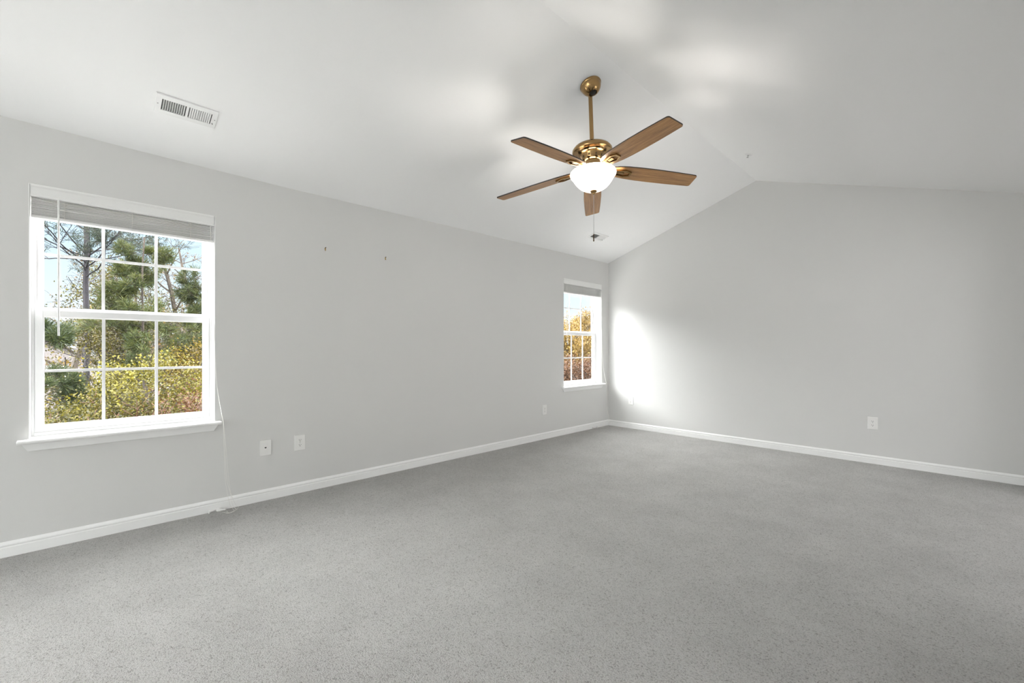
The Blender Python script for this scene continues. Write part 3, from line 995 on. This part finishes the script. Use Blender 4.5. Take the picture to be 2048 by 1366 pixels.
# pull chain hangs plumb: build it in world space below the finial
fin = FM @ Vector((0, 0, -0.806))
bm = bmesh.new()
z_end = 1.975
n = 44
for i in range(n):
    z = fin.z - (fin.z - z_end) * (i + 0.5) / n
    bm_lathe(bm, [(0, 0.0028), (0.0020, 0.0014), (0.0020, -0.0014), (0, -0.0028)], 6, Matrix.Translation((fin.x, fin.y, z)))
bm_tube(bm, [(fin.x, fin.y, fin.z), (fin.x, fin.y, z_end)], 0.0007, 5)
ch = obj('pull_chain', bm, M_CHROME, fan, mat4=FM.inverted())
bm = bmesh.new()
bm_lathe(bm, [(0, 0.003), (0.003, 0.0), (0.0045, -0.010), (0.0042, -0.038), (0.0052, -0.044), (0.0045, -0.050), (0, -0.053)], 14, Matrix.Translation((fin.x, fin.y, z_end)))
obj('pull_handle', bm, M_BRASSD, ch, smooth=True)
# two bulbs inside the bowl
for k in range(2):
    a = (-0.6, 2.5)[k]
    bm = bmesh.new()
    bm_lathe(bm, [(0, -0.703), (0.010, -0.704), (0.011, -0.708), (0.018, -0.716), (0.020, -0.728), (0.016, -0.740), (0.008, -0.746), (0, -0.747)], 16, Matrix.Translation((0.035 * math.cos(a), 0.035 * math.sin(a), 0)))
    obj('bulb', bm, M_BOWL, fan, smooth=True)
    ld = bpy.data.lights.new('bulb_light', 'POINT'); ld.energy = LAMP_W; ld.color = LAMP_COL; ld.shadow_soft_size = 0.016
    lo_ = bpy.data.objects.new('bulb_light', ld); COL.objects.link(lo_); lo_.parent = fan
    lo_.location = (0.030 * math.cos(a), 0.030 * math.sin(a), -0.688)

# ================================================================== outdoors
GZ = -3.3
bm = bmesh.new(); bm_box(bm, -90, XL - 0.5, -60, 80, GZ - 0.3, GZ)
struct(obj('ground', bm, M_GROUND), 'leaf-covered ground outside the windows', 'ground')

bm = bmesh.new(); bm_box(bm, -9.6, XL - 0.6, -8.0, 12.0, GZ, GZ + 0.05)  # added reflector out of view, bounces sky light up through the windows
struct(obj('bounce_slab', bm, simple('bounce_slab_pale', (0.48, 0.47, 0.46), 0.9)), 'pale slab added below the windows to bounce light up to the ceiling', 'bounce_slab')

class Tree:
    def __init__(s, seed): s.r = np.random.RandomState(seed); s.seg = []; s.tips = []
    def grow(s, p, d, length, rad, level, maxlevel, wander=0.18, up=0.08, kids=(3, 5), shrink=0.62, spread=0.7):
        n = max(3, int(length / 0.25)); n = min(n, 12)
        step = length / n
        pts = [np.array(p, float)]; d = np.array(d, float); d /= np.linalg.norm(d)
        dirs = []
        for i in range(n):
            d = d + s.r.normal(0, wander, 3) * 0.5 + np.array([0, 0, up]); d /= np.linalg.norm(d)
            pts.append(pts[-1] + d * step); dirs.append(d.copy())
        rs = [rad * (1 - 0.7 * i / n) for i in range(n + 1)]
        s.seg.append((pts, rs))
        if level >= maxlevel:
            s.tips += [(pts[i], dirs[min(i, n - 1)]) for i in range(max(1, n // 3), n + 1)]
            return
        k = s.r.randint(kids[0], kids[1] + 1)
        for j in range(k):
            t = 0.35 + 0.65 * (j + s.r.rand()) / k if level > 0 else 0.3 + 0.7 * (j + s.r.rand()) / k
            i = min(n, max(1, int(t * n)))
            base = pts[i]; q = dirs[i - 1]
            a = s.r.normal(0, 1, 3); a -= q * a.dot(q); a /= np.linalg.norm(a)
            nd = q * (1 - spread * 0.5) + a * spread
            s.grow(base, nd, length * shrink * s.r.uniform(0.7, 1.15), rs[i] * 0.62, level + 1, maxlevel, wander, up, kids, shrink, spread)

def wood_mesh(name, segs, mat, parent, sides=5, minr=0.004):
    bm = bmesh.new()
    for pts, rs in segs:
        bm_tube(bm, [Vector(p) for p in pts], [max(minr, r) for r in rs], sides, cap=False)
    return obj(name, bm, mat, parent, smooth=True, recalc=False)

def quad_cloud(name, C, U, V, mat, parent, tint):
    """C centres, U,V half axes (n x 3) -> one mesh of small pointed leaves"""
    n = len(C)
    P = np.empty((n, 4, 3), np.float32)
    P[:, 0] = C - U; P[:, 1] = C + V * 1.0; P[:, 2] = C + U; P[:, 3] = C - V * 1.0
    me = bpy.data.meshes.new(name)
    me.vertices.add(n * 4); me.vertices.foreach_set('co', P.reshape(-1))
    me.loops.add(n * 4); me.loops.foreach_set('vertex_index', np.arange(n * 4, dtype=np.int32))
    me.polygons.add(n); me.polygons.foreach_set('loop_start', np.arange(0, n * 4, 4, dtype=np.int32))
    me.polygons.foreach_set('loop_total', np.full(n, 4, np.int32))
    at = me.attributes.new('tint', 'FLOAT', 'FACE'); at.data.foreach_set('value', tint.astype(np.float32))
    me.materials.append(mat)
    me.update(calc_edges=True); me.validate()
    o = bpy.data.objects.new(name, me); COL.objects.link(o); o.parent = parent
    return o

def leaves(name, tips, r, per, size, scatter, mat, parent, shift=0.0):
    T = np.array([t[0] for t in tips])
    C = np.repeat(T, per, 0) + r.normal(0, scatter, (len(T) * per, 3))
    n = len(C)
    U = r.normal(0, 1, (n, 3)); U /= np.linalg.norm(U, axis=1)[:, None]
    V = r.normal(0, 1, (n, 3)); V -= U * (U * V).sum(1)[:, None]; V /= np.linalg.norm(V, axis=1)[:, None]
    s = size * r.uniform(0.6, 1.25, (n, 1))
    tr = np.repeat(r.uniform(0, 1, len(T)), per)
    tint = np.clip(0.5 * tr + 0.5 * r.rand(n) + shift, 0, 1)
    return quad_cloud(name, C, U * s * 0.55, V * s * 0.42, mat, parent, tint)

def needles(name, tips, r, per, length, width, mat, parent, shift=0.0):
    T = np.array([t[0] for t in tips]); D = np.array([t[1] for t in tips])
    C0 = np.repeat(T, per, 0); D0 = np.repeat(D, per, 0)
    n = len(C0)
    A = r.normal(0, 1, (n, 3)) + D0 * 1.1 + np.array([0, 0, 0.25]); A /= np.linalg.norm(A, axis=1)[:, None]
    L = length * r.uniform(0.6, 1.15, (n, 1))
    V = r.normal(0, 1, (n, 3)); V -= A * (A * V).sum(1)[:, None]; V /= np.linalg.norm(V, axis=1)[:, None]
    C = C0 + r.normal(0, 0.025, (n, 3)) + A * L * 0.5
    tr = np.repeat(r.uniform(0, 1, len(T)), per)
    tint = np.clip(0.6 * tr + 0.4 * r.rand(n) + shift, 0, 1)
    return quad_cloud(name, C, A * L * 0.5, V * width, mat, parent, tint)

def broadleaf(label, x, y, top, spread, leafmat, seed, per=10, size=0.06, barkmat=None, density=4, scatter=0.12, group='trees outside the windows', lean=0.0, low=0.35, shift=0.0, name='autumn_tree'):
    t = Tree(seed)
    H = top - GZ
    root = thing(name, label, 'tree', (x, y, GZ), group)
    n = 14
    p = np.array([0, 0, 0.0]); pts = [p.copy()]
    d = np.array([lean, 0, 1.0])
    for i in range(n):
        d = d + t.r.normal(0, 0.05, 3); d[2] = 1
        p = p + d * (H * 0.85 / n); pts.append(p.copy())
    rs = [0.03 + 0.016 * H * (1 - i / n) * 0.9 for i in range(n + 1)]
    t.seg.append((pts, rs))
    nb = 10 + density * 2
    for j in range(nb):
        f = low + (1 - low) * (j + t.r.rand()) / nb
        i = min(n, int(f * n))
        a = j * 2.4 + t.r.uniform(-0.5, 0.5)
        L = spread * (1.15 - 0.65 * abs(f - 0.55) / 0.55) * t.r.uniform(0.75, 1.1)
        t.grow(pts[i], (math.cos(a), math.sin(a), 0.55), L, rs[i] * 0.5, 1, 3, 0.16, 0.05, (density, density + 1), 0.55, 0.75)
    wood_mesh('trunk', t.seg, barkmat or M_BARK, root, 5)
    if per: leaves('foliage', t.tips, t.r, per, size, scatter, leafmat, root, shift)
    return root

def pine(label, x, y, top, spread, seed, needlemat, bark, base=0.35, trunk_r=0.09, whorls=12, per=16, group='trees outside the windows', shift=0.0, nl=0.13):
    t = Tree(seed)
    H = top - GZ
    root = thing('pine_tree', label, 'tree', (x, y, GZ), group)
    n = 20
    p = np.array([0, 0, 0.0]); pts = [p.copy()]
    for i in range(n):
        p = p + np.array([t.r.normal(0, 0.012), t.r.normal(0, 0.012), H / n]); pts.append(p.copy())
    rs = [max(0.015, trunk_r * (1 - 0.75 * i / n)) for i in range(n + 1)]
    t.seg.append((pts, rs))
    for w_ in range(whorls):
        f = base + (1 - base) * w_ / whorls
        i = min(n - 1, int(f * n))
        for q in range(t.r.randint(3, 6)):
            a = t.r.uniform(0, 2 * PI)
            L = spread * (1.05 - 0.75 * (f - base) / (1 - base)) * t.r.uniform(0.6, 1.1)
            t.grow(pts[i] + np.array([0, 0, t.r.uniform(0, H / n)]), (math.cos(a), math.sin(a), 0.18), L, rs[i] * 0.33, 1, 3, 0.15, 0.06, (4, 6), 0.42, 0.65)
    wood_mesh('trunk', t.seg, bark, root, 6)
    needles('foliage', t.tips, t.r, per, nl, 0.0055, needlemat, root, shift)
    return root

# in front of the near window
pine('tall dark pine with a bare purple-grey trunk, left in the near window', -16.0, 0.10, 12.0, 2.8, 11, M_NEEDLEB, M_BARKP, base=0.40, trunk_r=0.085, whorls=16, per=12, nl=0.17)
pine('green pine with a full crown in the middle of the near window', -13.0, 0.95, 3.7, 1.5, 5, M_NEEDLE, M_BARK, base=0.28, trunk_r=0.05, whorls=13, per=9, shift=0.22, nl=0.15)
pine('small dark pine at lower left of the near window', -12.0, -0.55, 2.2, 1.2, 17, M_NEEDLE, M_BARK, base=0.20, trunk_r=0.05, whorls=12, per=10, shift=-0.05, nl=0.15)
pine('green pine at the right edge of the near window', -14.0, 2.35, 3.5, 1.6, 23, M_NEEDLE, M_BARK, base=0.30, trunk_r=0.05, whorls=13, per=9, shift=0.15, nl=0.15)
broadleaf('bright yellow-green maple low in the near window', -10.4, 0.95, 1.25, 1.35, M_YELGRN, 3, per=24, size=0.040, density=4, low=0.30, shift=0.1, scatter=0.10, name='maple_tree')
broadleaf('yellow maple at lower right of the near window', -11.4, 1.95, 1.75, 1.35, M_YELLOW, 31, per=24, size=0.040, density=4, low=0.30, scatter=0.10, name='maple_tree')
broadleaf('rust-brown young tree at the bottom of the near window', -8.6, 1.30, 0.75, 1.05, M_RUST, 8, per=7, size=0.036, density=4, low=0.35, barkmat=M_TWIG)
broadleaf('olive-yellow young tree at bottom left of the near window', -9.2, 0.05, 0.60, 1.25, M_YELGRN, 9, per=18, size=0.038, density=4, low=0.35, shift=-0.25, barkmat=M_TWIG)
broadleaf('airy yellow-green tree behind the green pine, upper middle of the near window', -17.5, 1.25, 4.4, 1.9, M_YELGRN, 12, per=9, size=0.048, density=4, low=0.40, shift=-0.2, barkmat=M_BARKG)
broadleaf('airy yellow-green tree in front of the tall pine trunk', -14.4, -0.10, 2.5, 1.35, M_YELGRN, 13, per=12, size=0.044, density=4, low=0.35, shift=-0.2, barkmat=M_BARKG)
for i, (x, y, top, lab) in enumerate([(-18.5, 2.55, 6.0, 'bare grey tree forking against the sky in the near window'),
                                      (-20.5, 1.2, 5.4, 'bare tan tree behind the green pine'),
                                      (-21.5, 3.6, 6.4, 'bare tree at the right edge of the near window, farther back'),
                                      (-19.5, -0.45, 5.4, 'bare tree left of the tall pine trunk')]):
    broadleaf(lab, x, y, top, 1.7, M_TAN, 40 + i, per=1 if i != 0 else 0, size=0.06, barkmat=M_BARKG, density=3, scatter=0.06, low=0.45, name='bare_tree')
# backdrop tree line farther away
rr = random.Random(7)
k = 0
for y in (-9.0, -5.6, -3.6, 1.4, 4.6, 7.8, 11.0):
    broadleaf(['tan tree at the far left end of the distant tree line', 'tan tree second from the left in the distant tree line', 'tan tree just left of the pale house',
               'tan tree right of the pale house, behind the pines', 'tan tree behind the yellow maples', 'tan tree between the two window views', 'tan tree at the right end of the distant tree line'][k],
              -27 - rr.uniform(0, 3), y, 2.6 + rr.uniform(-0.4, 0.8), 2.6, [M_TAN, M_RUST, M_TAN, M_GOLD_L][k % 4], 60 + k, per=6, size=0.15, density=3, scatter=0.2, low=0.2, group='distant tree line')
    k += 1
# in front of the far corner window
broadleaf('golden tree filling the middle of the far corner window', -12.2, 16.4, 2.75, 1.9, M_GOLD_L, 71, per=26, size=0.062, density=4, low=0.40, name='golden_tree')
broadleaf('golden tree at right in the far corner window', -14.0, 19.2, 2.9, 1.9, M_GOLD_L, 72, per=24, size=0.062, density=4, low=0.35, name='golden_tree')
broadleaf('rust-brown tree low in the far corner window', -10.2, 12.9, 0.75, 1.7, M_RUST, 73, per=26, size=0.055, density=4, low=0.30)
broadleaf('rust-brown tree low at right of the far corner window', -10.6, 14.9, 0.75, 1.7, M_RUST, 74, per=26, size=0.055, density=4, low=0.30)
broadleaf('golden tree behind the rust-brown ones of the far corner window', -16.5, 22.6, 3.4, 2.2, M_GOLD_L, 75, per=16, size=0.08, density=4, low=0.30, name='golden_tree')
broadleaf('tan tree far behind the golden trees', -22.0, 29.5, 3.4, 2.8, M_TAN, 76, per=8, size=0.16, density=4, low=0.20)

# pale neighbouring house
hx, hy = -42.0, -2.6
house = thing('neighbour_house', 'pale gabled house seen small behind the trees at left', 'house', (hx, hy, GZ))
bm = bmesh.new()
out = [(-3.2, 0), (3.2, 0), (3.2, 3.6), (0, 5.4), (-3.2, 3.6)]
a_ = [bm.verts.new((0, y, z)) for y, z in out]; b_ = [bm.verts.new((-9, y, z)) for y, z in out]
for i in range(5): bm.faces.new((a_[i], a_[(i + 1) % 5], b_[(i + 1) % 5], b_[i]))
bm.faces.new(a_); bm.faces.new(b_[::-1])
obj('house_walls', bm, M_SIDING, house)
bm = bmesh.new()
for s in (-1, 1):
    q = [(0.4, 0, 5.52), (-9.4, 0, 5.52), (-9.4, s * 3.6, 3.50), (0.4, s * 3.6, 3.50)]
    lo5 = [bm.verts.new(p) for p in q]; hi5 = [bm.verts.new((p[0], p[1], p[2] + 0.14)) for p in q]
    for i in range(4): bm.faces.new((lo5[i], lo5[(i + 1) % 4], hi5[(i + 1) % 4], hi5[i]))
    bm.faces.new(lo5); bm.faces.new(hi5[::-1])
obj('house_roof', bm, M_SHINGLE, house)
for yy in (-1.3, 1.3):
    bm = bmesh.new(); bm_box(bm, 0.0, 0.06, yy - 0.45, yy + 0.45, 2.0, 3.3)
    f_ = obj('house_window', bm, M_TRIM, house)
    bm = bmesh.new(); bm_box(bm, 0.06, 0.07, yy - 0.38, yy + 0.38, 2.07, 3.23)
    obj('pane', bm, M_DARK, f_)
